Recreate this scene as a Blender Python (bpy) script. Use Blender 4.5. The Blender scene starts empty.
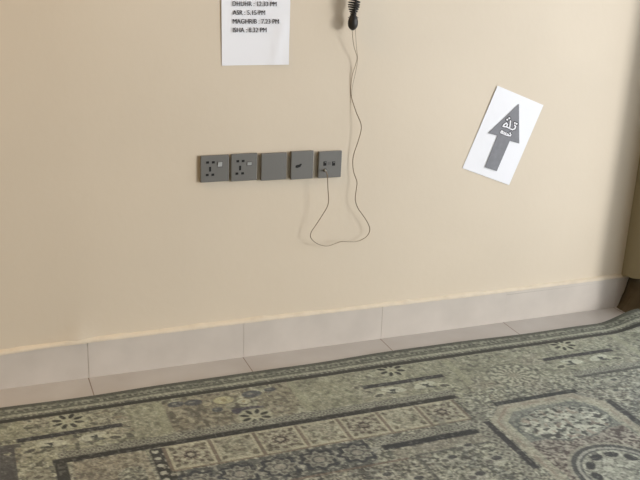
import bpy, bmesh, math, random
import numpy as np
from mathutils import Vector, Matrix

S = bpy.context.scene
COL = S.collection
random.seed(7)
RNG = np.random.default_rng(11)

# ------------------------------------------------------------------ camera
F_PX, YAW, PITCH, ROLL, CAM_D, CAM_H = 919.19, .3869, .3288, .0417, 2.5487, 1.308
fw = Vector((math.sin(YAW)*math.cos(PITCH), math.cos(YAW)*math.cos(PITCH), -math.sin(PITCH)))
rt = Vector((math.cos(YAW), -math.sin(YAW), 0)); up = rt.cross(fw)
r2 = math.cos(ROLL)*rt + math.sin(ROLL)*up
u2 = -math.sin(ROLL)*rt + math.cos(ROLL)*up
CAM = Vector((0, -CAM_D, CAM_H))
cd = bpy.data.cameras.new('camera'); cam = bpy.data.objects.new('camera', cd); COL.objects.link(cam)
cd.sensor_width = 36; cd.lens = F_PX/640*36; cd.clip_start = .05
cam.matrix_world = Matrix(((r2.x, u2.x, -fw.x, CAM.x), (r2.y, u2.y, -fw.y, CAM.y), (r2.z, u2.z, -fw.z, CAM.z), (0, 0, 0, 1)))
S.camera = cam

# ------------------------------------------------------------------ light
S.view_settings.view_transform = 'Standard'; S.view_settings.look = 'None'
S.view_settings.gamma = 1; S.view_settings.use_curve_mapping = False
S.view_settings.exposure = 0.06
w = bpy.data.worlds.new('world'); S.world = w; w.use_nodes = True
bg = w.node_tree.nodes['Background']
bg.inputs[0].default_value = (.88, .93, 1, 1); bg.inputs[1].default_value = 1.9

def area(name, loc, target, sx, sy, power, color):
    l = bpy.data.lights.new(name, 'AREA'); l.shape = 'RECTANGLE'; l.size = sx; l.size_y = sy
    l.energy = power; l.color = color
    o = bpy.data.objects.new(name, l); COL.objects.link(o); o.location = loc
    o.rotation_euler = (Vector(target)-Vector(loc)).to_track_quat('-Z', 'Y').to_euler()
    return o
# daylight coming in through the glazed opening of the right wall
area('garden_daylight', (7.6, -6.6, 1.75), (1.2, .0, .75), 1.9, 2.1, 490, (1, .985, .965))
# unseen fill lights added under the ceiling, warm at left, neutral behind the camera
area('ceiling_fill_light', (-1.3, -.9, 2.74), (-.9, -.4, 0), 1.2, .12, 31, (1, .67, .36))
area('ceiling_fill_light', (-.5, -4.2, 2.74), (-.5, -4.0, 0), 1.2, .12, 14, (1, .93, .82))

# ------------------------------------------------------------------ helpers
def lin(c):
    return tuple((x/255/12.92 if x/255 <= .04045 else ((x/255+.055)/1.055)**2.4) for x in c)

def wallpt(px, py, s=0.0):
    v = fw + (px-320)/F_PX*r2 - (py-240)/F_PX*u2
    t = (-s+CAM_D)/v.y
    return CAM + t*v

def mat(name, rgb, rough=.6, bump=0, bscale=60, var=0, vscale=4, metal=0, spec=.5, sheen=0):
    m = bpy.data.materials.new(name); m.use_nodes = True; nt = m.node_tree
    b = nt.nodes['Principled BSDF']
    c = lin(rgb)
    b.inputs['Base Color'].default_value = (*c, 1); b.inputs['Roughness'].default_value = rough
    b.inputs['Metallic'].default_value = metal; b.inputs['Specular IOR Level'].default_value = spec
    tc = nt.nodes.new('ShaderNodeTexCoord')
    if var:
        n = nt.nodes.new('ShaderNodeTexNoise'); n.inputs['Scale'].default_value = vscale; n.inputs['Detail'].default_value = 5
        nt.links.new(tc.outputs['Object'], n.inputs['Vector'])
        r = nt.nodes.new('ShaderNodeMapRange'); r.inputs[1].default_value = .3; r.inputs[2].default_value = .7
        r.inputs[3].default_value = 1-var; r.inputs[4].default_value = 1+var
        nt.links.new(n.outputs['Fac'], r.inputs[0])
        h = nt.nodes.new('ShaderNodeHueSaturation'); h.inputs['Color'].default_value = (*c, 1)
        nt.links.new(r.outputs[0], h.inputs['Value']); nt.links.new(h.outputs[0], b.inputs['Base Color'])
    if bump:
        n = nt.nodes.new('ShaderNodeTexNoise'); n.inputs['Scale'].default_value = bscale; n.inputs['Detail'].default_value = 4
        nt.links.new(tc.outputs['Object'], n.inputs['Vector'])
        bp = nt.nodes.new('ShaderNodeBump'); bp.inputs['Strength'].default_value = bump; bp.inputs['Distance'].default_value = .002
        nt.links.new(n.outputs['Fac'], bp.inputs['Height']); nt.links.new(bp.outputs[0], b.inputs['Normal'])
    return m

M = dict(
    paint=mat('cream_paint', (214, 201, 180), .6, .25, 35, .025, 2.2),
    lip=mat('cream_filler', (216, 204, 183), .7, .5, 120, .05, 30),
    cement=mat('raw_cement', (92, 82, 64), .95, .8, 70, .2, 25),
    skirt=mat('skirting_tile', (200, 192, 182), .45, .12, 30, .06, 9),
    grout=mat('grout', (180, 172, 162), .9),
    plate=mat('grey_plastic', (110, 109, 105), .42, .06, 200),
    side=mat('grey_back_box', (96, 94, 92), .55),
    rocker=mat('pale_grey_plastic', (176, 178, 176), .3),
    hole=mat('black_hole', (22, 21, 20), .8),
    metal=mat('screw_metal', (160, 160, 158), .3, metal=1),
    rubber=mat('black_rubber', (34, 31, 27), .5),
    wire=mat('thin_wire', (146, 130, 110), .45),
    paper=mat('white_paper', (238, 239, 243), .6, .06, 12),
    ink=mat('dark_ink', (40, 39, 46), .7),
    arrow=mat('grey_ink', (128, 129, 134), .7, 0, 1, .08, 60),
    dark=mat('dark_outline_ink', (62, 62, 66), .7),
    white=mat('white_print', (236, 236, 240), .6),
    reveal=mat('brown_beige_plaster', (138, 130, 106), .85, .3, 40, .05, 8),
    far=mat('beige_paint', (135, 124, 106), .8),
    ceil=mat('white_ceiling', (190, 186, 178), .8),
    frame=mat('white_window_frame', (215, 215, 212), .4),
    tape=mat('clear_tape', (226, 220, 206), .2),
)
gl = bpy.data.materials.new('window_glass'); gl.use_nodes = True; gn = gl.node_tree
gn.nodes.remove(gn.nodes['Principled BSDF'])
ga = gn.nodes.new('ShaderNodeBsdfTransparent'); gb = gn.nodes.new('ShaderNodeBsdfGlossy'); gb.inputs['Roughness'].default_value = .02
gx = gn.nodes.new('ShaderNodeMixShader'); gx.inputs[0].default_value = .05
gn.links.new(ga.outputs[0], gx.inputs[1]); gn.links.new(gb.outputs[0], gx.inputs[2])
gn.links.new(gx.outputs[0], gn.nodes['Material Output'].inputs['Surface'])
M['glass'] = gl

def link(name, me, m=None, parent=None, smooth=False):
    o = bpy.data.objects.new(name, me); COL.objects.link(o)
    if m: me.materials.append(m)
    if parent: o.parent = parent
    if smooth:
        for p in me.polygons: p.use_smooth = True
    return o
def fin(name, bm, m, parent=None, smooth=False, bevel=0, seg=2):
    bmesh.ops.recalc_face_normals(bm, faces=bm.faces)
    me = bpy.data.meshes.new(name); bm.to_mesh(me); bm.free()
    o = link(name, me, m, parent, smooth)
    if bevel:
        md = o.modifiers.new('bevel', 'BEVEL'); md.width = bevel; md.segments = seg; md.limit_method = 'ANGLE'
    return o
def box(bm, x0, x1, y0, y1, z0, z1):
    r = bmesh.ops.create_cube(bm, size=1)
    for v in r['verts']:
        v.co = Vector(((x0+x1)/2+v.co.x*(x1-x0), (y0+y1)/2+v.co.y*(y1-y0), (z0+z1)/2+v.co.z*(z1-z0)))
def struct(o): o['kind'] = 'structure'; return o
def tagt(o, label, cat, group=None):
    o['label'] = label; o['category'] = cat
    if group: o['group'] = group
    return o
def empty(name, loc):
    o = bpy.data.objects.new(name, None); COL.objects.link(o); o.location = loc; o.empty_display_size = .02
    bpy.context.view_layer.update(); return o
def spline(pts, n=8):
    out = []
    P = [Vector(p) for p in pts]; P = [2*P[0]-P[1]] + P + [2*P[-1]-P[-2]]
    for i in range(1, len(P)-2):
        for k in range(n):
            t = k/n; a, b, c, d = P[i-1:i+3]
            out.append(.5*((2*b)+(c-a)*t+(2*a-5*b+4*c-d)*t*t+(3*b-a-3*c+d)*t**3))
    out.append(P[-2]); return out
def tube(bm, pts, r, n=8):
    pts = [Vector(p) for p in pts]; rings = []; ref = Vector((0, -1, .13)).normalized()
    for i, p in enumerate(pts):
        t = (pts[min(i+1, len(pts)-1)]-pts[max(i-1, 0)]).normalized()
        a = t.cross(ref)
        if a.length < 1e-4: a = t.cross(Vector((1, 0, 0)))
        a.normalize(); b = t.cross(a); ref = b if False else ref
        rr = r[i] if isinstance(r, (list, tuple)) else r
        rings.append([bm.verts.new(p+rr*(math.cos(2*math.pi*k/n)*a+math.sin(2*math.pi*k/n)*b)) for k in range(n)])
    for i in range(len(rings)-1):
        for k in range(n):
            bm.faces.new((rings[i][k], rings[i][(k+1) % n], rings[i+1][(k+1) % n], rings[i+1][k]))
    bm.faces.new(rings[0]); bm.faces.new(rings[-1][::-1])
def prism(bm, poly, y0, y1):
    a = [bm.verts.new((x, y0, z)) for x, z in poly]; b = [bm.verts.new((x, y1, z)) for x, z in poly]
    n = len(poly)
    bm.faces.new(a); bm.faces.new(b[::-1])
    for i in range(n): bm.faces.new((a[i], a[(i+1) % n], b[(i+1) % n], b[i]))

# ------------------------------------------------------------------ setting
XR, XL, YF, ZC = 2.254, -5.2, -6.5, 2.8     # right wall, left wall, front wall, ceiling
X0, TS, HS = .3058, .4822, .1178            # skirting joint, tile pitch, skirting height

# back wall: a gridded plaster surface with slight unevenness
def wall_back():
    bm = bmesh.new()
    xs = [XL, -2, -.6]+[-.5+i*.025 for i in range(int((XR+.05+.5)/.025)+1)]+[XR+.06]
    zs = [-.02, .06, .1, HS]+[HS+.012*i for i in range(1, 8)]+[.22+i*.05 for i in range(24)]+[1.8, 2.3, ZC]
    def yy(x, z):
        y = .0016*math.sin(x*3.1+z*2)+.001*math.sin(x*9+1.3*math.sin(z*7))
        # bulge of filler above the first skirting joint, and small runs elsewhere
        for cx, wx, hz, a in ((.285, .03, .055, .0075), (.25, .05, .02, .006), (.86, .02, .02, .004), (1.36, .02, .014, .003), (1.66, .05, .02, .003)):
            y -= a*math.exp(-((x-cx)/wx)**2-(max(0, z-HS)/hz)**2)*(z >= HS)
        return y if -.5 < x < XR-.02 and z < 1.5 else 0
    g = [[bm.verts.new((x, yy(x, z), z)) for x in xs] for z in zs]
    for j in range(len(zs)-1):
        for i in range(len(xs)-1): bm.faces.new((g[j][i], g[j][i+1], g[j+1][i+1], g[j+1][i]))
    o = fin('wall_back', bm, M['paint'], smooth=True)
    md = o.modifiers.new('thick', 'SOLIDIFY'); md.thickness = .12; md.offset = -1
    return struct(o)
wb = wall_back()
# make sure the thickness goes outward (y > 0)
if wb.data.polygons[0].normal.y > 0: wb.data.flip_normals()

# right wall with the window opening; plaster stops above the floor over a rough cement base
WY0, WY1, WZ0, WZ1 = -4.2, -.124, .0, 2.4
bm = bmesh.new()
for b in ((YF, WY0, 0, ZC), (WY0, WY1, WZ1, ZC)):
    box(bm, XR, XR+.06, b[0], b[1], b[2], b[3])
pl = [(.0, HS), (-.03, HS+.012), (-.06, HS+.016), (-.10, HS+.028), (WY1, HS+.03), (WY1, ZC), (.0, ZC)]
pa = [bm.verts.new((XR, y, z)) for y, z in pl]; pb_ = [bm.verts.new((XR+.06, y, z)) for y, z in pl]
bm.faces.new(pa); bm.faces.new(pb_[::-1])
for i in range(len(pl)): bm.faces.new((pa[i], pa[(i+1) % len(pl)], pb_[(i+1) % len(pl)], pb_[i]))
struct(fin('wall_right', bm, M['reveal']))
bm = bmesh.new()
n = 60
rows = []
for j, (dx, z) in enumerate(((.0, HS+.034), (.036, HS+.020), (.034, .085), (.024, .05), (.008, .02), (-.012, -.002))):
    rows.append([bm.verts.new((XR+dx+(random.uniform(-.003, .003) if j > 0 else 0), -.135*(i/n) if i else .004, z+(random.uniform(-.003, .003) if 0 < j < 5 else 0))) for i in range(n+1)])
for j in range(5):
    for i in range(n): bm.faces.new((rows[j][i], rows[j][i+1], rows[j+1][i+1], rows[j+1][i]))
struct(fin('trim_2', bm, M['cement'], smooth=True))
for nm, b in (('wall_left', (XL-.1, XL, YF, .12, 0, ZC)), ('wall_front', (XL-.1, XR+.2, YF-.1, YF, 0, ZC)), ('ceiling', (XL-.1, XR+.2, YF-.1, .12, ZC, ZC+.1))):
    bm = bmesh.new(); box(bm, *b); struct(fin(nm, bm, M['ceil'] if nm == 'ceiling' else M['far']))
# window of the right wall
bm = bmesh.new()
t = .018
for b in ((WY0, WY0+t, WZ0, WZ1), (WY1-t, WY1, WZ0, WZ1), (WY0+t, WY1-t, WZ0, WZ0+t), (WY0+t, WY1-t, WZ1-t, WZ1), ((WY0+WY1)/2-.018, (WY0+WY1)/2+.018, WZ0+t, WZ1-t)):
    box(bm, XR+.012, XR+.048, *b)
wf = struct(fin('window_1', bm, M['frame']))
bm = bmesh.new(); box(bm, XR+.028, XR+.032, WY0+t, WY1-t, WZ0+t, WZ1-t)
fin('pane', bm, M['glass'], wf)

# floor of square pale tiles with thin joints
def floor_mat():
    m = bpy.data.materials.new('floor_tile'); m.use_nodes = True; nt = m.node_tree; b = nt.nodes['Principled BSDF']
    b.inputs['Roughness'].default_value = .42
    tc = nt.nodes.new('ShaderNodeTexCoord'); sp = nt.nodes.new('ShaderNodeSeparateXYZ'); nt.links.new(tc.outputs['Object'], sp.inputs[0])
    def line(out, off):
        a = nt.nodes.new('ShaderNodeMath'); a.operation = 'SUBTRACT'; nt.links.new(out, a.inputs[0]); a.inputs[1].default_value = off
        f = nt.nodes.new('ShaderNodeMath'); f.operation = 'PINGPONG'; nt.links.new(a.outputs[0], f.inputs[0]); f.inputs[1].default_value = TS/2
        c = nt.nodes.new('ShaderNodeMath'); c.operation = 'LESS_THAN'; nt.links.new(f.outputs[0], c.inputs[0]); c.inputs[1].default_value = .0016
        return c.outputs[0]
    mx = nt.nodes.new('ShaderNodeMath'); mx.operation = 'MAXIMUM'
    nt.links.new(line(sp.outputs[0], X0-.002), mx.inputs[0]); nt.links.new(line(sp.outputs[1], -.42), mx.inputs[1])
    n = nt.nodes.new('ShaderNodeTexNoise'); n.inputs['Scale'].default_value = 6; n.inputs['Detail'].default_value = 6
    nt.links.new(tc.outputs['Object'], n.inputs['Vector'])
    cr = nt.nodes.new('ShaderNodeValToRGB'); nt.links.new(n.outputs['Fac'], cr.inputs[0])
    cr.color_ramp.elements[0].position = .3; cr.color_ramp.elements[0].color = (*lin((178, 173, 168)), 1)
    cr.color_ramp.elements[1].position = .7; cr.color_ramp.elements[1].color = (*lin((190, 187, 183)), 1)
    mi = nt.nodes.new('ShaderNodeMix'); mi.data_type = 'RGBA'
    nt.links.new(mx.outputs[0], mi.inputs['Factor']); nt.links.new(cr.outputs[0], mi.inputs['A'])
    mi.inputs['B'].default_value = (*lin((132, 118, 106)), 1)
    nt.links.new(mi.outputs['Result'], b.inputs['Base Color'])
    return m
bm = bmesh.new(); box(bm, XL-.1, XR+.2, YF-.1, .12, -.1, 0); struct(fin('floor', bm, floor_mat()))

# skirting tiles along the back wall
def skirt_top(x):
    return HS-.010*math.exp(-((x+.02)/.16)**2)-.0025*(.5+.5*math.sin(x*5))
bm = bmesh.new()
i = -6
while X0+i*TS < XR+.05:
    a, b = X0+i*TS+.0005, min(X0+(i+1)*TS-.0005, XR+.03)
    ns = 12
    dy = random.uniform(-.0008, .0008)
    F = [[], [], [], []]
    for k in range(ns+1):
        x = a+(b-a)*k/ns; zt = skirt_top(x)
        xb = min(x, XR-.004)
        for q, (y, z, xx) in enumerate(((-.0105+dy, .0, xb), (-.0095+dy, zt-.001, x), (-.0085+dy, zt, x), (.004, zt, x))):
            F[q].append(bm.verts.new((xx, y, z)))
    for q in range(3):
        for k in range(ns): bm.faces.new((F[q][k], F[q][k+1], F[q+1][k+1], F[q+1][k]))
    bm.faces.new([F[q][0] for q in range(4)]); bm.faces.new([F[q][ns] for q in range(4)])
    i += 1
bb = struct(fin('baseboard_back', bm, M['skirt']))
bm = bmesh.new(); box(bm, X0-6*TS, XR-.01, -.0088, .002, .001, HS-.012); fin('joint_grout', bm, M['grout'], bb)
# uneven filler lip over the skirting
bm = bmesh.new()
xs = np.arange(-1.2, XR+.03, .008)
def lipn(x, s): return math.sin(x*s)*.5+math.sin(x*s*2.37+1)*.3+math.sin(x*s*5.1+2)*.2
R = [[], [], [], []]
for x in xs:
    a = .0016+.0012*max(0, lipn(x, 21))+.003*math.exp(-((x-.28)/.045)**2)+.0022*math.exp(-((x-.85)/.02)**2)+.002*math.exp(-((x-1.36)/.015)**2)+.002*math.exp(-((x-1.62)/.06)**2)
    zt = skirt_top(x); d = .0012*lipn(x, 33)
    for q, (y, z) in enumerate(((-.0088-a*.6, zt-.001), (-.010-a*.5+d, zt+.0015+a), (-.0045-a*.3, zt+.0045+a*1.8+d), (.003, zt+.008+a*2.5))):
        R[q].append(bm.verts.new((x, y+random.uniform(-.0004, .0004), z+random.uniform(-.0006, .0006))))
for q in range(3):
    for k in range(len(xs)-1): bm.faces.new((R[q][k], R[q][k+1], R[q+1][k+1], R[q+1][k]))
struct(fin('trim_1', bm, M['lip'], smooth=True))

# ------------------------------------------------------------------ carpet
def vnoise(U, V, s, seed, sy=None):
    """smooth value noise, feature size s metres"""
    sy = sy or s
    r = np.random.default_rng(seed); G = r.random((257, 257))
    x = U/s+57.3; y = V/sy+31.7
    xi = np.floor(x).astype(int); yi = np.floor(y).astype(int); fx = x-xi; fy = y-yi
    fx = fx*fx*(3-2*fx); fy = fy*fy*(3-2*fy)
    a = G[yi % 256, xi % 256]; b = G[yi % 256, (xi+1) % 256]; c = G[(yi+1) % 256, xi % 256]; d = G[(yi+1) % 256, (xi+1) % 256]
    return (a*(1-fx)+b*fx)*(1-fy)+(c*(1-fx)+d*fx)*fy

def paint_carpet(U, V):
    OL = np.array((142, 140, 116.)); LT = np.array((182, 177, 152.)); DK = np.array((72, 71, 66.))
    BL = np.array((78, 82, 90.)); BR = np.array((122, 102, 84.)); GR = np.array((128, 128, 118.)); PK = np.array((150, 132, 120.))
    C = np.empty(U.shape+(3,)); C[:] = OL
    def put(mask, col, a=1.0):
        k = np.clip(mask.astype(float), 0, 1)[..., None]*a
        C[:] = C*(1-k)+np.array(col)*k
    def soft(d, e=.0025):  # d > 0 inside
        return np.clip(d/e+.5, 0, 1)
    def rect(x0, x1, v0, v1, e=.0025):
        return np.minimum(soft(np.minimum(U-x0, x1-U), e), soft(np.minimum(V-v0, v1-V), e))
    def ell(cx, cv, rx, rv, ang=0, e=.12):
        du, dv = U-cx, V-cv
        a, b = du*math.cos(ang)+dv*math.sin(ang), -du*math.sin(ang)+dv*math.cos(ang)
        return np.clip((1-np.hypot(a/rx, b/rv))/e+.5, 0, 1)
    n1 = vnoise(U, V, .012, 1); n2 = vnoise(U, V, .012, 2); n3 = vnoise(U, V, .03, 3); n4 = vnoise(U, V, .09, 4)
    n5 = vnoise(U, V, .007, 5); n6 = vnoise(U, V, .02, 6)
    # wandering stems and leaves: thin ridges of the noise
    ridge = 1-np.abs(n6-.5)*9; ridge2 = 1-np.abs(vnoise(U, V, .026, 8)-.5)*10
    rad = np.hypot(U-1.55, V-.3)
    # zones: olive left, greyer middle and right
    grey = np.clip((V-.42)/.12, 0, 1)*.75+np.clip((U-1.25)/.35, 0, 1)*.35
    put(np.clip(grey, 0, 1), GR, .9)
    put(n4 > .62, PK, .25)
    put(np.clip(ridge, 0, 1), LT, .55); put(np.clip(ridge2, 0, 1)*(n3 > .35), DK, .45)
    put(n1 > .72, LT, .5); put(n2 > .74, DK, .55); put((n2 < .2) & (n3 > .55), BR, .4)
    low = (V > .58)
    put(low & (n5 > .66), LT, .4); put(low & (n5 < .3), DK, .5); put(low & (n3 > .66) & (n5 > .4), BL, .35)
    f1 = vnoise(U, V, .0075, 31, .006); f2 = vnoise(U, V, .010, 32, .0075)
    wk = np.where(V < .43, .6, 1.0)
    put((f1 > .66)*wk, (184, 182, 164), .55); put((f1 < .28)*wk, (78, 79, 74), .55); put((f2 > .74)*wk, (82, 84, 82), .5)
    put((V < .40) & (U > .9) & (n3 > .3), (146, 146, 122), .4)
    # olive flat panels of the outer field
    f = (V > .207) & (V < .395)
    pan = f & (((U > .38) & (U < .46)) | ((U > .86) & (U < 1.04)) | ((U > -.4) & (U < .10) & (V < .30)))
    put(pan, OL, .55); put(pan & (n1 > .62), LT, .25); put(pan & (n2 > .66), (112, 112, 92), .5)
    for x in (.465, .872, 1.40, 2.06, -.28): put(rect(x-.013, x+.013, .215, .39), (150, 149, 122), .8)
    # beige brown cartouche with dark blooms
    cart = rect(.48, .86, .212, .392)
    put(cart*(n4 > .35), (132, 120, 98), .5); put(cart*(n1 > .6), LT, .3); put(cart*(n2 > .6), (92, 86, 76), .5)
    for (x, v, rx, rv) in ((.515, .245, .024, .016), (.565, .25, .026, .017), (.74, .25, .03, .02), (.80, .24, .018, .012), (.62, .31, .016, .013)):
        put(ell(x, v, rx, rv), BL, .85); put(ell(x-.004, v-.003, rx*.35, rv*.3), LT, .4)
    for (x, v, rx, rv, c) in ((.652, .262, .030, .022, (178, 170, 128)), (.705, .285, .02, .016, (182, 178, 150)), (.60, .27, .014, .011, (170, 160, 132)), (.69, .235, .014, .009, (170, 162, 138))):
        put(ell(x, v, rx*1.25, rv*1.3), (108, 102, 84), .5); put(ell(x, v, rx, rv), c, .85); put(ell(x, v, rx*.3, rv*.35), (142, 126, 92), .8)
    put(ell(.705, .328, .048, .009, .05)+ell(.67, .335, .014, .016), (76, 72, 84), .95)
    # large palmettes (radial petals) on the outer field
    for cx, cv, rr in ((1.56, .375, .085), (-.55, .34, .08), (2.14, .37, .07)):
        du, dv = U-cx, V-cv; r = np.hypot(du, dv*1.15); a = np.arctan2(dv, du)
        m = (r < rr) & (V < .43)
        pet = .5+.5*np.cos(a*14+np.sin(r*240)*1.1)
        put(m*(pet > .55), (172, 168, 146), .7); put(m*(pet < .28), (92, 94, 84), .6); put((r < rr*.18), (140, 132, 114), .5)
        put((np.abs(r-rr) < .004) & (V < .43), DK, .35)
    # rosettes of eight petals
    for cx, cv in ((.215, .250), (.712, .378), (1.203, .231), (1.846, .234), (-.278, .378), (-.77, .25)):
        put(ell(cx, cv, .050, .044, e=.2), (166, 164, 138), .85)
        for k in range(8):
            a = math.pi/8+k*math.pi/4
            put(ell(cx+.031*math.cos(a), cv+.028*math.sin(a), .0135, .0066, math.atan2(.9*math.sin(a), math.cos(a)), .3), (56, 57, 52), .97)
        put(ell(cx, cv, .008, .006), (150, 140, 118))
    # dark bars with white winged leaves below
    for c in (.214, 1.207, 1.850, -.43, 2.5):
        hw = .137
        put(rect(c-hw, c+hw, .302, .322), (60, 60, 62), .97)
        put(rect(c-hw, c+hw, .303, .321)*(n5 > .6), (104, 104, 100), .4)
        for s in (-1, 1):
            put(ell(c+s*.052, .350, .04, .017, -.25*s), (186, 184, 164), .8)
            put(ell(c+s*.105, .366, .03, .012, .5*s), (180, 176, 150), .7)
            tri = (np.abs(U-(c+s*.058+.5*(V-.352)+.01*(n1-.5))) < (.368-V)*.62) & (V > .340+.01*n5) & (V < .368)
            put(tri, (66, 72, 70), .9); put(ell(c+s*.066, .366, .017, .006, .3), (70, 74, 70), .8)
            put(ell(c+s*.11, .372, .016, .008, .3*s), DK, .8)
        put(ell(c, .355, .016, .012), (146, 138, 118), .4)
    # guilloche band: chain of small light lozenges on dark
    def chain(x0, x1, v0, v1, per, vert=False, base=(98, 98, 92)):
        m = rect(x0, x1, v0, v1)
        put(m, base, .75)
        A, B, b0, b1 = (V, U, x0, x1) if vert else (U, V, v0, v1)
        bc = (b0+b1)/2; hw = (b1-b0)/2
        ph = (A % per)/per-.5
        d = np.abs(ph)*2*.9+np.abs(B-bc)/hw*.9
        put(m*(d < .9)*(d > .42), (166, 164, 145), .62); put(m*(d <= .38), (92, 86, 78), .7)
        ph2 = ((A+per/2) % per)/per-.5
        put(m*(np.abs(ph2) < .16)*(np.abs(B-bc) > hw*.55), (176, 170, 150), .45)
    chain(.17, 1.32, .402, .431, .019)
    chain(1.745, 2.6, .414, .441, .019); chain(-2, .02, .402, .431, .019)
    # long dark rule and the frame of the big panel
    put(rect(.155, 1.315, .433, .455), (56, 55, 52), .98)
    put(rect(.157, .188, .434, 1.6), (64, 64, 60), .95)
    put(rect(1.745, 2.6, .441, .455), (78, 78, 74), .9); put(rect(-2, .0, .434, .452), (76, 74, 70), .95)
    put(rect(.022, .068, .325, 1.6)*(n3 > .2), (80, 78, 80), .85)
    put(rect(.022, .085, .325, .345), (86, 84, 84), .8)
    chain(.085, .145, .47, 1.6, .04, True, (112, 108, 92))
    put(rect(.20, .385, .46, 1.2)*(n4 > .4), (140, 124, 104), .4)
    # dark cluster with white dots
    put(rect(.395, .438, .458, .64)*(n1+.4*n6 > .35), (60, 60, 58), .92)
    for v in np.arange(.475, .64, .033):
        put(ell(.409, v, .0085, .007), (178, 174, 158), .9); put(ell(.43, v+.015, .008, .006), (170, 166, 150), .8)
    # row of square tiles
    sep = [.432+i*.1228 for i in range(8)]
    put(rect(sep[0], sep[-1], .456, .574), (170, 163, 138), .95)
    for i in range(7):
        cx = (sep[i]+sep[i+1])/2; cv = .514
        m = rect(sep[i]+.012, sep[i+1]-.012, .466, .562)
        du, dv = (U-cx)/.05, (V-cv)/.048; r = np.hypot(du, dv); a = np.arctan2(dv, du)
        put(m, (146, 142, 122), .8); put(m*(n5 > .6), LT, .4); put(m*(n1 < .35), (112, 104, 90), .45)
        if i % 2 == 0:
            put(m*(r < .95)*(r > .72)*(np.cos(a*12) > -.3), (92, 80, 72), .85)
            put(m*(r < .5), (96, 82, 74), .8); put(m*(r < .62)*(np.cos(a*8) > .45)*(r > .28), (176, 168, 146), .8)
            put(m*(r < .18), (170, 160, 140), .8); put(m*(r > .2)*(r < .34), (60, 56, 54), .8)
        else:
            put(m*(r < .98)*(r > .84), (166, 162, 138), .6)
            put(m*(r < .8)*(np.sin(r*13+np.cos(a*8)*1.2) > .2), (116, 116, 98), .75)
            put(m*(r < .25), (160, 152, 128), .7)
        put(m*(f1 > .62), (172, 166, 146), .45); put(m*(f1 < .3), (100, 92, 80), .45)
        # small dark corner leaves
        for s in (-1, 1):
            for q in (-1, 1): put(ell(cx+s*.042, cv+q*.040, .010, .006, .8*s*q), (98, 90, 76), .8)
    for x in sep: put(rect(x-.005, x+.005, .458, .572), (116, 101, 88), .85)
    put(rect(sep[0], sep[-1], .572, .578), (122, 104, 86), .7)
    put(rect(1.19, 1.33, .44, .60)*(n4 > .3), (130, 128, 116), .55)
    # blue grey band with round blooms under the tiles
    put(rect(.44, .95, .582, .70), (94, 96, 94), .8); put(rect(.44, .95, .582, .70)*(n5 > .62), (166, 164, 148), .6)
    put(rect(.44, .95, .582, .70)*(n1 < .3), (66, 68, 68), .6)
    for k in range(-1, 4):
        cx, cv = .696+(k-1)*.107+.0, .638
        if cx > .96: break
        du, dv = (U-cx)/.042, (V-cv)/.036; r = np.hypot(du, dv); a = np.arctan2(dv, du); rr = 1+.13*np.cos(a*8)
        put((r < 1.25*rr) & (r > .95*rr), (62, 66, 72), .85); put((r < .9*rr), (150, 148, 134), .75)
        put((r < .8*rr) & (r > .55*rr) & (np.cos(a*8) > 0), (86, 82, 80), .7); put(r < .3, (146, 138, 126), .7); put((r < .5) & (r > .36), (74, 74, 78), .7)
        put(ell(cx+.053, cv+.005, .012, .02), (176, 172, 156), .6)
    put(rect(.44, 1.03, .700, .707), (122, 100, 88), .8)
    # dark bar with chain, and the box below
    chain(.97, 1.27, .596, .624, .02)
    put(rect(.985, 1.275, .625, .649), (56, 58, 60), .97)
    put(rect(1.0, 1.28, .652, .70)*(n3 > .3), (152, 144, 126), .5)
    put(rect(1.05, 1.28, .695, .703), (92, 92, 88), .8); put(rect(1.05, 1.06, .695, 1.1), (88, 88, 84), .8)
    for (x, v, r_) in ((1.13, .74, .02), (1.2, .70, .018), (1.24, .78, .022), (1.16, .83, .022), (1.1, .9, .02), (1.0, .80, .02), (.93, .76, .018)):
        put(ell(x, v, r_*1.5, r_), (172, 168, 152), .6); put(ell(x+.012, v-.006, r_*.7, r_*.45), (70, 72, 74), .85); put(ell(x-.016, v+.004, r_*.5, r_*.4), (84, 80, 78), .7)
    # panel at the right: dark bars, pinkish frame, blue grey ground, lobed oval
    chain(1.278, 1.312, .59, 1.2, .034, True, (112, 110, 102))
    put(rect(1.40, 1.69, .511, .531), (58, 62, 62), .97)
    put(rect(1.316, 1.336, .60, .85), (66, 66, 68), .95); put(rect(1.736, 1.757, .60, .95), (68, 70, 70), .95)
    px = np.abs(U-1.536)
    fr = np.maximum(np.maximum(px-.168, .560-V), (px+.64-V-.19)*.75)+.005*(n4-.5)                      # distance outside the inner frame
    cor = (px+(.62-V)*.9)                                  # chamfered corners
    ins = (V > .53) & (px < .195) & (V < 1.3)
    put(ins & (fr > -.002) & (fr < .035), (164, 156, 136), .75); put(ins & (np.abs(fr-.012) < .004) & (n3 > .38), (142, 124, 110), .6)
    put(ins & (fr <= -.002) & (V < .80), (124, 127, 120), .8); put(ins & (fr < -.002) & (fr > -.014), (170, 166, 142), .7)
    put(ins & (fr < -.002) & (n2 > .75), (88, 92, 92), .4)
    low2 = ins & (V > .735) & (fr < -.01)
    put(low2, (132, 118, 108), .6); put(low2 & (n5 > .6), (170, 160, 146), .6); put(low2 & (n5 < .36), (86, 74, 72), .7)
    du, dv = U-1.540, V-.672; a = np.arctan2(dv/.084, du/.140); r = np.hypot(du/.140, dv/.084)/(1+.035*np.cos(a*10))+.10*(n5-.5)
    put((r < 1.08) & (n1 > .25), (96, 100, 97), .75); put(r < 1.0, (148, 149, 136), .95)
    o = r < .97
    put(o & (vnoise(U, V, .011, 21, .008) > .58), (184, 182, 166), .85); put(o & (vnoise(U, V, .012, 22, .009) > .70), (78, 80, 78), .85)
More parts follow.
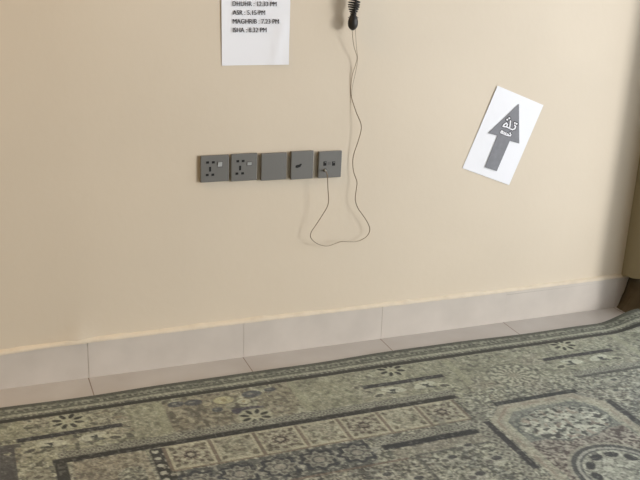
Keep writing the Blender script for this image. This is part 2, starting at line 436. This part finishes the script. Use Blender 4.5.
    put(o & (vnoise(U, V, .014, 23) > .76), (138, 116, 104), .5)
    for k in range(9):
        a0 = -2.9+k*.72; put(ell(1.54+.118*math.cos(a0), .672+.068*math.sin(a0), .013, .006, a0), (66, 68, 68), .75)
    # round medallion nearest the viewer
    r = np.hypot(U-1.535, V-.930)/.125; a = np.arctan2(V-.93, U-1.535)
    put(r < 1.12, (150, 146, 130), .8); put((r < 1.04) & (r > .93), (80, 82, 82), .9); put((r < .93) & (r > .86), (152, 150, 140), .9); put((r < .86) & (r > .81), (90, 92, 92), .9)
    put(r < .81, (146, 146, 132), .95); o = r < .80
    put(o & (n1 > .58), (182, 180, 164), .7); put(o & (n5 < .3), (92, 92, 88), .6)
    for k in range(10): put(ell(1.535+.080*math.cos(k*.628), .93+.080*math.sin(k*.628), .02, .013, k*.628+1.57), (62, 64, 66), .9)
    # flowery grounds further right
    for (x, v, r_) in ((1.84, .50, .02), (1.93, .53, .022), (1.80, .56, .018), (1.90, .60, .022), (2.0, .50, .02), (2.05, .58, .02), (2.12, .52, .02), (1.85, .68, .02)):
        put(ell(x, v, r_*1.5, r_), (166, 163, 144), .6); put(ell(x+.01, v-.004, r_*.6, r_*.4), (76, 78, 78), .8)
    # selvedge stripes
    st = V < .208
    put(st, (118, 119, 104)); put(st & (n5 > .55), (150, 149, 130), .7); put(st & (n5 < .3), (84, 84, 76), .5)
    put(V < .137, (84, 84, 74), .85)
    put(rect(-9, 9, .150, .158)*((U % .018) < .010), (80, 80, 72), .8)
    put(rect(-9, 9, .161, .170), (92, 92, 82), .7)
    put(rect(-9, 9, .171, .182), (164, 162, 142), .8); put(rect(-9, 9, .174, .180)*((U % .014) < .005), (120, 118, 100), .6)
    put(rect(-9, 9, .184, .192)*((U % .016) < .009), (92, 90, 80), .8)
    put(rect(-9, 9, .192, .209), (58, 57, 50), .95)
    f3 = vnoise(U, V, .05, 33)
    put((V > .212) & (n5 > .74), (178, 176, 158), .25); put((V > .212) & (f2 < .2), (84, 85, 80), .22)
    C[:] = C*(.96+.08*f3[..., None])
    gm = C.mean(-1, keepdims=True); C[:] = np.clip(122+(gm-122)*1.18, 30, 240)+(C-gm)*.76
    C[:] = C*np.array((.965, 1.0, .995))
    # pile grain
    g = RNG.normal(0, 1, U.shape)
    C *= (1+.06*g[..., None]*np.clip(1, 0, 1))
    return np.clip(C, 5, 250)

def build_carpet():
    st = .0034
    xs = np.concatenate([np.arange(XL+.2, -.6, .12), np.arange(-.6, XR-.004, st), [XR-.003]])
    vs = np.concatenate([[.1318], np.arange(.1335, 1.45, st), np.arange(1.45, -YF-.15, .12)])
    X, V = np.meshgrid(xs, vs)
    EU, EV = X/.9954, (V-.0117)/.9954
    # edge wanders a few millimetres; right end pushed up against the wall
    near = np.exp(-((V-.13)/.06)**2)
    dv = near*(.006*np.sin(X*3.2+.4)+.003*np.sin(X*8.1)-.006)
    k = np.clip((X-2.06)/(XR-2.06), 0, 1); k = k*k*(3-2*k)
    Z = .006+.0006*np.sin(X*17)*np.sin(V*13)+k*(.026*np.exp(-((V-.12)/.16)**2)+.006)
    Y = -(V+dv)+k*.012*near
    C = paint_carpet(EU, EV)
    C = C/255; C = np.where(C <= .04045, C/12.92, ((C+.055)/1.055)**2.4)
    H, W = X.shape
    co = np.stack([X, Y, Z], -1).reshape(-1, 3)
    idx = np.arange(H*W).reshape(H, W)
    q = np.stack([idx[:-1, :-1], idx[1:, :-1], idx[1:, 1:], idx[:-1, 1:]], -1).reshape(-1, 4)
    # hem: far edge turned down to the floor
    hem = co[:W].copy(); hem[:, 2] = np.maximum(.0004, co[:W, 2]-.0056); hem[:, 1] += .001
    co = np.vstack([co, hem]); hi = np.arange(W)+H*W
    q2 = np.stack([hi[:-1], idx[0, :-1], idx[0, 1:], hi[1:]], -1)
    q = np.vstack([q, q2])
    me = bpy.data.meshes.new('patterned_carpet')
    me.vertices.add(len(co)); me.vertices.foreach_set('co', co.ravel().astype(np.float32))
    me.loops.add(q.size); me.loops.foreach_set('vertex_index', q.ravel().astype(np.int32))
    me.polygons.add(len(q)); me.polygons.foreach_set('loop_start', (np.arange(len(q))*4).astype(np.int32))
    me.update(calc_edges=True); me.validate()
    me.polygons.foreach_set('use_smooth', np.ones(len(me.polygons), bool))
    ca = me.color_attributes.new('weave', 'FLOAT_COLOR', 'POINT')
    cc = np.ones((len(co), 4), np.float32); cc[:H*W, :3] = C.reshape(-1, 3); cc[H*W:, :3] = C[0]
    ca.data.foreach_set('color', cc.ravel())
    m = bpy.data.materials.new('woven_carpet'); m.use_nodes = True; nt = m.node_tree; b = nt.nodes['Principled BSDF']
    b.inputs['Roughness'].default_value = .92; b.inputs['Specular IOR Level'].default_value = .25
    b.inputs['Sheen Weight'].default_value = .15
    at = nt.nodes.new('ShaderNodeAttribute'); at.attribute_name = 'weave'
    tc = nt.nodes.new('ShaderNodeTexCoord')
    n = nt.nodes.new('ShaderNodeTexNoise'); n.inputs['Scale'].default_value = 420; n.inputs['Detail'].default_value = 2
    nt.links.new(tc.outputs['Object'], n.inputs['Vector'])
    r = nt.nodes.new('ShaderNodeMapRange'); r.inputs[1].default_value = .3; r.inputs[2].default_value = .7; r.inputs[3].default_value = .86; r.inputs[4].default_value = 1.12
    nt.links.new(n.outputs['Fac'], r.inputs[0])
    h = nt.nodes.new('ShaderNodeHueSaturation'); nt.links.new(r.outputs[0], h.inputs['Value']); nt.links.new(at.outputs['Color'], h.inputs['Color'])
    nt.links.new(h.outputs[0], b.inputs['Base Color'])
    bp = nt.nodes.new('ShaderNodeBump'); bp.inputs['Strength'].default_value = .5; bp.inputs['Distance'].default_value = .002
    nt.links.new(n.outputs['Fac'], bp.inputs['Height']); nt.links.new(bp.outputs[0], b.inputs['Normal'])
    o = link('patterned_carpet', me, m)
    tagt(o, 'grey green patterned carpet with floral borders, square tiles and dark bars covering the floor', 'carpet')
build_carpet()

# ------------------------------------------------------------------ sockets and plates
TH = .012   # plate thickness
def loc_on(px, py, s, origin):
    p = wallpt(px, py, s); return p-origin
def make_plate(name, label, cat, x0, x1, yt, yb, front=TH, group=None):
    a = wallpt(x0, (yt+yb)/2, front); b = wallpt(x1, (yt+yb)/2, front)
    zt = wallpt((x0+x1)/2, yt, front).z; zb = wallpt((x0+x1)/2, yb, front).z
    c = Vector(((a.x+b.x)/2, 0, (zt+zb)/2))
    root = empty(name, c); tagt(root, label, cat, group)
    hw, hh = (b.x-a.x)/2, (zt-zb)/2
    bm = bmesh.new(); box(bm, -hw, hw, -front, -front+.006, -hh, hh)
    o = fin('cover_plate', bm, M['plate'], root, bevel=.0022, seg=3)
    bm = bmesh.new(); box(bm, -hw+.002, hw-.002, -front+.0055, .004, -hh+.002, hh-.002)
    fin('mounting_box', bm, M['side'], root)
    return root, c, hw, hh, front
def recess(root, c, front, name, poly_px=None, cx=0, cz=0, w=0, h=0, m='hole', raise_=.0006, rot=0, bevel=0):
    bm = bmesh.new(); box(bm, -w/2, w/2, -raise_, .002, -h/2, h/2)
    for v in bm.verts:
        x, z = v.co.x, v.co.z
        v.co.x = x*math.cos(rot)-z*math.sin(rot)+cx; v.co.z = x*math.sin(rot)+z*math.cos(rot)+cz; v.co.y -= front
    return fin(name, bm, M[m], root, bevel=bevel)
def at(px, py, c, front):
    p = wallpt(px, py, front)-c; return p.x, p.z
def socket(label, x0, x1, yt, yb, pins, sw, swsize):
    root, c, hw, hh, f = make_plate('power_socket', label, 'socket', x0, x1, yt, yb)
    for k, (px, py) in enumerate(pins):
        x, z = at(px, py, c, f)
        if k == 2: recess(root, c, f, 'earth_hole', cx=x, cz=z, w=.0062, h=.014)
        else: recess(root, c, f, 'pin_hole', cx=x, cz=z, w=.0085, h=.0068)
    x, z = at(*sw, c, f)
    s = recess(root, c, f, 'switch_surround', cx=x, cz=z, w=swsize[0]+.005, h=swsize[1]+.006, m='side', raise_=.0005)
    bm = bmesh.new(); w_, h_ = swsize
    vs = [(-w_/2, -f-.0008, -h_/2), (w_/2, -f-.0008, -h_/2), (w_/2, -f-.0035, h_/2), (-w_/2, -f-.0035, h_/2)]
    a = [bm.verts.new((v[0]+x, v[1], v[2]+z)) for v in vs]; b = [bm.verts.new((v[0]+x, -f+.001, v[2]+z)) for v in vs]
    bm.faces.new(a); bm.faces.new(b)
    for i in range(4): bm.faces.new((a[i], a[(i+1) % 4], b[(i+1) % 4], b[i]))
    fin('switch', bm, M['rocker'], s)
    return root
socket('grey universal power socket at the far left end of the row of five wall plates', 200.5, 229, 155.3, 182,
       [(207.6, 162.5), (213.3, 162.3), (210.1, 169.2), (207.2, 175), (212.8, 174.7)], (219.9, 164.2), (.0125, .0135))
socket('grey universal power socket second from the left, next to the blank plate', 231, 257.2, 153.6, 181,
       [(237.8, 161.2), (243.1, 161), (240.1, 168), (236.9, 173.6), (242.6, 173.3)], (249.4, 163.6), (.0125, .0085))
root, c, hw, hh, f = make_plate('blank_plate', 'plain grey blank wall plate in the middle of the row of five', 'wall plate', 261.2, 286.6, 153, 180.2, .0135)
root, c, hw, hh, f = make_plate('cable_outlet', 'grey wall plate with one ragged dark hole, fourth from the left', 'wall plate', 291, 313.5, 151.2, 179.2, .014)
x, z = at(298.6, 165.8, c, f)
bm = bmesh.new()
poly = [(-.0105, -.004), (-.006, -.0065), (.001, -.005), (.006, -.003), (.008, .001), (.0105, .0055), (.006, .0062), (.001, .0035), (-.004, .003), (-.009, .0015)]
prism(bm, [(x+a, z+b) for a, b in poly], -f-.0006, -f+.001); fin('cable_hole', bm, M['hole'], root)
root, c, hw, hh, f = make_plate('data_outlet', 'rightmost grey wall plate, with two small square ports and a thin wire', 'wall plate', 318.6, 341.6, 151.2, 177.8, .0135)
DO = root
for px in (324.9, 333.6):
    x, z = at(px, 163.5, c, f)
    s = recess(root, c, f, 'port', cx=x, cz=z, w=.0098, h=.0135)
    recess(s, c, f, 'shutter', cx=x+.001, cz=z+.0035, w=.005, h=.004, m='side', raise_=.001)
x, z = at(329.2, 163.3, c, f); recess(root, c, f, 'label_window', cx=x, cz=z, w=.011, h=.010, m='side', raise_=.0003)
x, z = at(325.1, 170.2, c, f); recess(root, c, f, 'round_port', cx=x, cz=z, w=.009, h=.009, m='hole', raise_=.0004)

# ------------------------------------------------------------------ hanging coiled cord
R0 = wallpt(352.3, 15, .036)
hc = empty('hanging_coiled_cord', Vector((R0.x, 0, R0.z)))
tagt(hc, 'black coiled cord with an oval end and thin dangling wire, on the cream wall', 'cord')
O = hc.location.copy()
def rel(p): return p-O
# oval end piece
bm = bmesh.new()
A = rel(wallpt(353.4, 13.5, .036)); B = rel(wallpt(352.6, 30.3, .036))
prof = [(0, .004), (.06, .0078), (.16, .0105), (.3, .0140), (.45, .0158), (.6, .0162), (.75, .0150), (.87, .0118), (.95, .0075), (1, .003)]
tube(bm, [A.lerp(B, t) for t, r in prof], [r*.93 for t, r in prof], 20)
be = fin('end_piece', bm, M['rubber'], hc, smooth=True)
bm = bmesh.new()
for t in (.16, .24):
    pts = []
    for k in range(25):
        a = k/24*2*math.pi; c0 = A.lerp(B, t); rr = .0112+.006*(t-.16)*8
        pts.append(c0+Vector((rr*math.cos(a), rr*math.sin(a), 0)))
    tube(bm, pts, .0006, 6)
fin('grip_ring', bm, M['rubber'], be, smooth=True)
# coil running up out of the picture to a wall hook
bm = bmesh.new()
ax = [rel(wallpt(353.2, 15.5, .036)), rel(wallpt(353.6, 8, .037)), rel(wallpt(354.6, 0, .038)), rel(wallpt(356, -14, .038)), rel(wallpt(357.5, -32, .036)), rel(wallpt(358.5, -46, .03))]
sp = spline(ax, 40); turns = 16; pts = []; rr = []
for i, p in enumerate(sp):
    t = i/(len(sp)-1); a = turns*2*math.pi*t
    R = .0062+.0085*min(1, t*3.4)
    pts.append(p+Vector((R*math.cos(a), R*math.sin(a), .0035*math.cos(a))))
def resample(P, n):
    out = []
    for i in range(n):
        s = i/(n-1)*(len(P)-1); k = min(int(s), len(P)-2); out.append(P[k].lerp(P[k+1], s-k))
    return out
axs = resample(sp, turns*22+1); pts = []
for i, p in enumerate(axs):
    t = i/(len(axs)-1); a = turns*2*math.pi*t; R = .0062+.0095*min(1, t*4.2)
    pts.append(p+Vector((R*math.cos(a), R*math.sin(a), -.0015*math.cos(a))))
tube(bm, pts, .0021, 8); fin('coil', bm, M['rubber'], hc, smooth=True)
bm = bmesh.new(); tube(bm, [p+Vector((.0035, -.002, 0)) for p in axs[::8]], .0034, 8); fin('inner_cable', bm, M['rubber'], hc, smooth=True)
top = axs[-1]
bm = bmesh.new(); tube(bm, [Vector((top.x, .0-0*O.y, top.z+.03)), Vector((top.x, -.02, top.z+.028)), Vector((top.x, -.034, top.z+.016)), Vector((top.x, -.034, top.z-.006))], .003, 8)
box(bm, top.x-.014, top.x+.014, -.004, .003, top.z+.012, top.z+.05)
fin('hook', bm, M['metal'], hc, smooth=False)
# thin twin wire
main = [(352.2, 29, .036), (352.8, 38, .033), (354.4, 48, .028), (357, 57, .020), (355.5, 65, .013), (352.3, 75, .007), (350.9, 86, .004), (351.4, 97, .0035), (356, 112, .014),
        (361.2, 126, .024), (358.4, 140, .020), (354, 153, .014), (352.6, 162, .012), (353.6, 172, .015), (356.8, 182, .020), (356, 190, .022), (355.2, 200, .023), (357.8, 208, .024), (361.9, 214, .025),
        (366.6, 221, .024), (369.6, 228, .023), (368.6, 233.5, .023), (364.6, 238, .024), (357, 241.4, .025), (349, 241.8, .026), (341.5, 241.6, .027), (334, 244, .028),
        (328, 246, .028), (321.5, 245.3, .028), (315, 242.3, .028), (310.6, 237.4, .028), (311.2, 232, .03), (315, 226.2, .033), (321.4, 216.5, .04), (327, 207, .048), (328.4, 200, .05), (327.8, 188, .05), (327.4, 178, .046), (326.8, 173.4, .038), (325.6, 171.2, .030)]
P1 = spline([rel(wallpt(*q)) for q in main], 8)
bm = bmesh.new(); tube(bm, P1, .00095, 6); fin('wire', bm, M['wire'], hc, smooth=True)
sec = [(355.4, 29, .036), (355.9, 38, .034), (356.6, 48, .030), (357.5, 57, .022), (357, 65, .016), (354.8, 76, .009), (352.2, 88, .005), (351.6, 97, .0045)]
P2 = spline([rel(wallpt(*q)) for q in sec], 8)
n0 = 7*8
P2 += [p+Vector((.0007, -.0012, .0005)) for p in P1[n0+2:]]
bm = bmesh.new(); tube(bm, P2, .0007, 6); fin('wire', bm, M['wire'], hc, smooth=True)
# slim plug standing out of the data plate
pe = rel(wallpt(325.6, 171.2, .030)); pb = rel(wallpt(325.1, 170.2, .0142))
bm = bmesh.new(); tube(bm, [pb, pb.lerp(pe, .5), pb.lerp(pe, .52), pe], [.0032, .0032, .0024, .0012], 10); fin('plug', bm, M['rocker'], hc, smooth=True)

# ------------------------------------------------------------------ papers
def sheet(name, label, cat, P, nx=16, nz=20, lift=None):
    """P: corners top-left, top-right, bottom-right, bottom-left on the wall"""
    c = sum((Vector(p) for p in P), Vector())/4; root = empty(name, Vector((c.x, 0, c.z))); tagt(root, label, cat)
    bm = bmesh.new(); g = []
    for j in range(nz+1):
        row = []
        for i in range(nx+1):
            s, t = i/nx, j/nz
            p = (P[0]*(1-s)+P[1]*s)*(1-t)+(P[3]*(1-s)+P[2]*s)*t
            row.append(bm.verts.new((p.x-c.x, -lift(s, t), p.z-c.z)))
        g.append(row)
    for j in range(nz):
        for i in range(nx): bm.faces.new((g[j][i], g[j+1][i], g[j+1][i+1], g[j][i+1]))
    o = fin('sheet', bm, M['paper'], root, smooth=True)
    md = o.modifiers.new('thick', 'SOLIDIFY'); md.thickness = .0002; md.offset = 0; md.use_rim = False
    return root, c

def lift1(s, t):
    z = .0022+.0008*math.sin(s*5+t*3)
    z += .006*max(0, s-.80)*5*max(0, t-.5)*(.6+.4*math.sin(t*14))       # right edge lifting off
    z += .0022*math.exp(-((s-.88+.25*(t-.6))/.05)**2)*(t > .55)
    z += .0015*max(0, .08-s)/.08*(1-t)
    return z
TL = wallpt(222, 65.8, .004); TR = wallpt(288.6, 64.6, .004)
H4 = .288
# edges lean a hair as in the picture
L0 = wallpt(220.2, 0, .004); R0_ = wallpt(290.4, 0, .004)
dl = (L0-TL)*(H4/(L0.z-TL.z)); dr = (R0_-TR)*(H4/(R0_.z-TR.z))*.998
tp, tc_ = sheet('prayer_time_sheet', 'white paper sheet printed with prayer times, above the row of wall plates', 'paper', [TL+Vector((-.004, 0, H4)), TR+Vector((.001, 0, H4)), TR, TL], lift=lift1)

def text_obj(s, x0px, x1px, basepx, cappx, parent, c, y):
    cu = bpy.data.curves.new('printed_line', 'FONT'); cu.body = s; cu.size = 1; cu.offset = 0; cu.resolution_u = 4; cu.fill_mode = 'FRONT' if 'FRONT' in cu.bl_rna.properties['fill_mode'].enum_items else cu.fill_mode
    o = bpy.data.objects.new('tmp_text', cu); COL.objects.link(o); bpy.context.view_layer.update()
    dg = bpy.context.evaluated_depsgraph_get()
    me = bpy.data.meshes.new_from_object(o.evaluated_get(dg)); bpy.data.objects.remove(o)
    xs = [v.co.x for v in me.vertices]; ys = [v.co.y for v in me.vertices]
    a = wallpt(x0px, basepx, .006); b = wallpt(x1px, basepx-.7, .006); h = abs(wallpt(x0px, basepx-cappx, .006).z-a.z)
    mnx, mxx, mxy = min(xs), max(xs), max(ys)
    sx = (b.x-a.x)/(mxx-mnx); sy = h/mxy
    for v in me.vertices:
        x, z = a.x+(v.co.x-mnx)*sx-c.x, a.z+v.co.y*sy-c.z
        v.co = Vector((x, y, z))
    bm = bmesh.new(); bm.from_mesh(me)
    d = bmesh.ops.duplicate(bm, geom=bm.verts[:]+bm.edges[:]+bm.faces[:])
    for g in d['geom']:
        if isinstance(g, bmesh.types.BMVert): g.co += Vector((.0009, -.0002, 0))
    bm.to_mesh(me); bm.free()
    me.name = 'printed_line'
    o = link('printed_line', me, M['ink'], parent); return o
for s, a, b, by in (('DHUHR : 12.33 PM', 232.6, 276.4, 5.9), ('ASR : 5.15 PM', 232.7, 265, 14.8), ('MAGHRIB : 7.23 PM', 232.8, 278.8, 23.6), ('ISHA : 8.32 PM', 232.8, 266.4, 32.3)):
    text_obj(s, a, b, by, 4.6, tp, tc_, -.0054)
# ------------------------------------------------------------------ arrow sheet
PC = [wallpt(497.8, 85.7, .003), wallpt(543.7, 105.2, .003), wallpt(509.3, 185.2, .003), wallpt(462.6, 168.3, .003)]
ar, ac = sheet('arrow_sheet', 'tilted white paper with a grey arrow and small script, on the wall at right', 'paper', PC, lift=lambda s, t: .0016+.0012*math.sin(s*3.1)*math.sin(t*3.1)+.002*max(0, t-.85)*(s < .3))
def wp(px, py):
    p = wallpt(px, py, .004)-ac; return (p.x, p.z)
Z = lambda zx, zy: (460+zx/4.36, 80+zy/4.36)
poly = [wp(*Z(*q)) for q in ((257, 104), (258, 277), (217, 265), (160, 397), (108, 380), (163, 242), (122, 232))]
bm = bmesh.new(); prism(bm, poly, -.0046, -.0042); af = fin('arrow', bm, M['arrow'], ar)
def strokes(bm, lines, wpx, y0, y1):
    for L in lines:
        P = [Vector((485+x/9.6, 95+y/9.6)) for x, y in L]
        if len(P) == 1:
            pts = [(P[0].x+wpx*.75*math.cos(k*math.pi/4), P[0].y+wpx*.75*math.sin(k*math.pi/4)) for k in range(8)]
            prism(bm, [wp(*q) for q in pts], y0, y1); continue
        for i in range(len(P)-1):
            d = (P[i+1]-P[i]).normalized(); n = Vector((-d.y, d.x))*wpx/2; e = d*wpx*.35
            q = [P[i]-e+n, P[i+1]+e+n, P[i+1]+e-n, P[i]-e-n]
            prism(bm, [wp(v.x, v.y) for v in q], y0-i*.00001, y1)
W1 = [[(172, 300), (182, 283), (204, 268), (214, 284), (204, 305), (184, 303), (172, 300)], [(204, 305), (238, 322), (262, 332), (284, 324), (292, 302), (282, 288)],
      [(243, 248), (240, 285), (234, 318)], [(284, 268)], [(302, 276)], [(212, 236)], [(232, 222)]]
W2 = [[(150, 358), (160, 342), (172, 352), (166, 368), (150, 362)], [(166, 368), (190, 380), (214, 388), (240, 392), (248, 378)], [(186, 356), (183, 376)], [(200, 362), (196, 380)], [(214, 372), (226, 384)], [(240, 366)]]
bm = bmesh.new(); strokes(bm, W1, 2.7, -.0049, -.0044); strokes(bm, W2, 2.3, -.0049, -.0044); lo = fin('lettering', bm, M['dark'], af); lo['label'] = 'dark outline of the lettering'
bm = bmesh.new(); strokes(bm, W1, 1.35, -.0053, -.0047); strokes(bm, W2, 1.2, -.0053, -.0047); lw = fin('lettering', bm, M['white'], af); lw['label'] = 'white lettering'
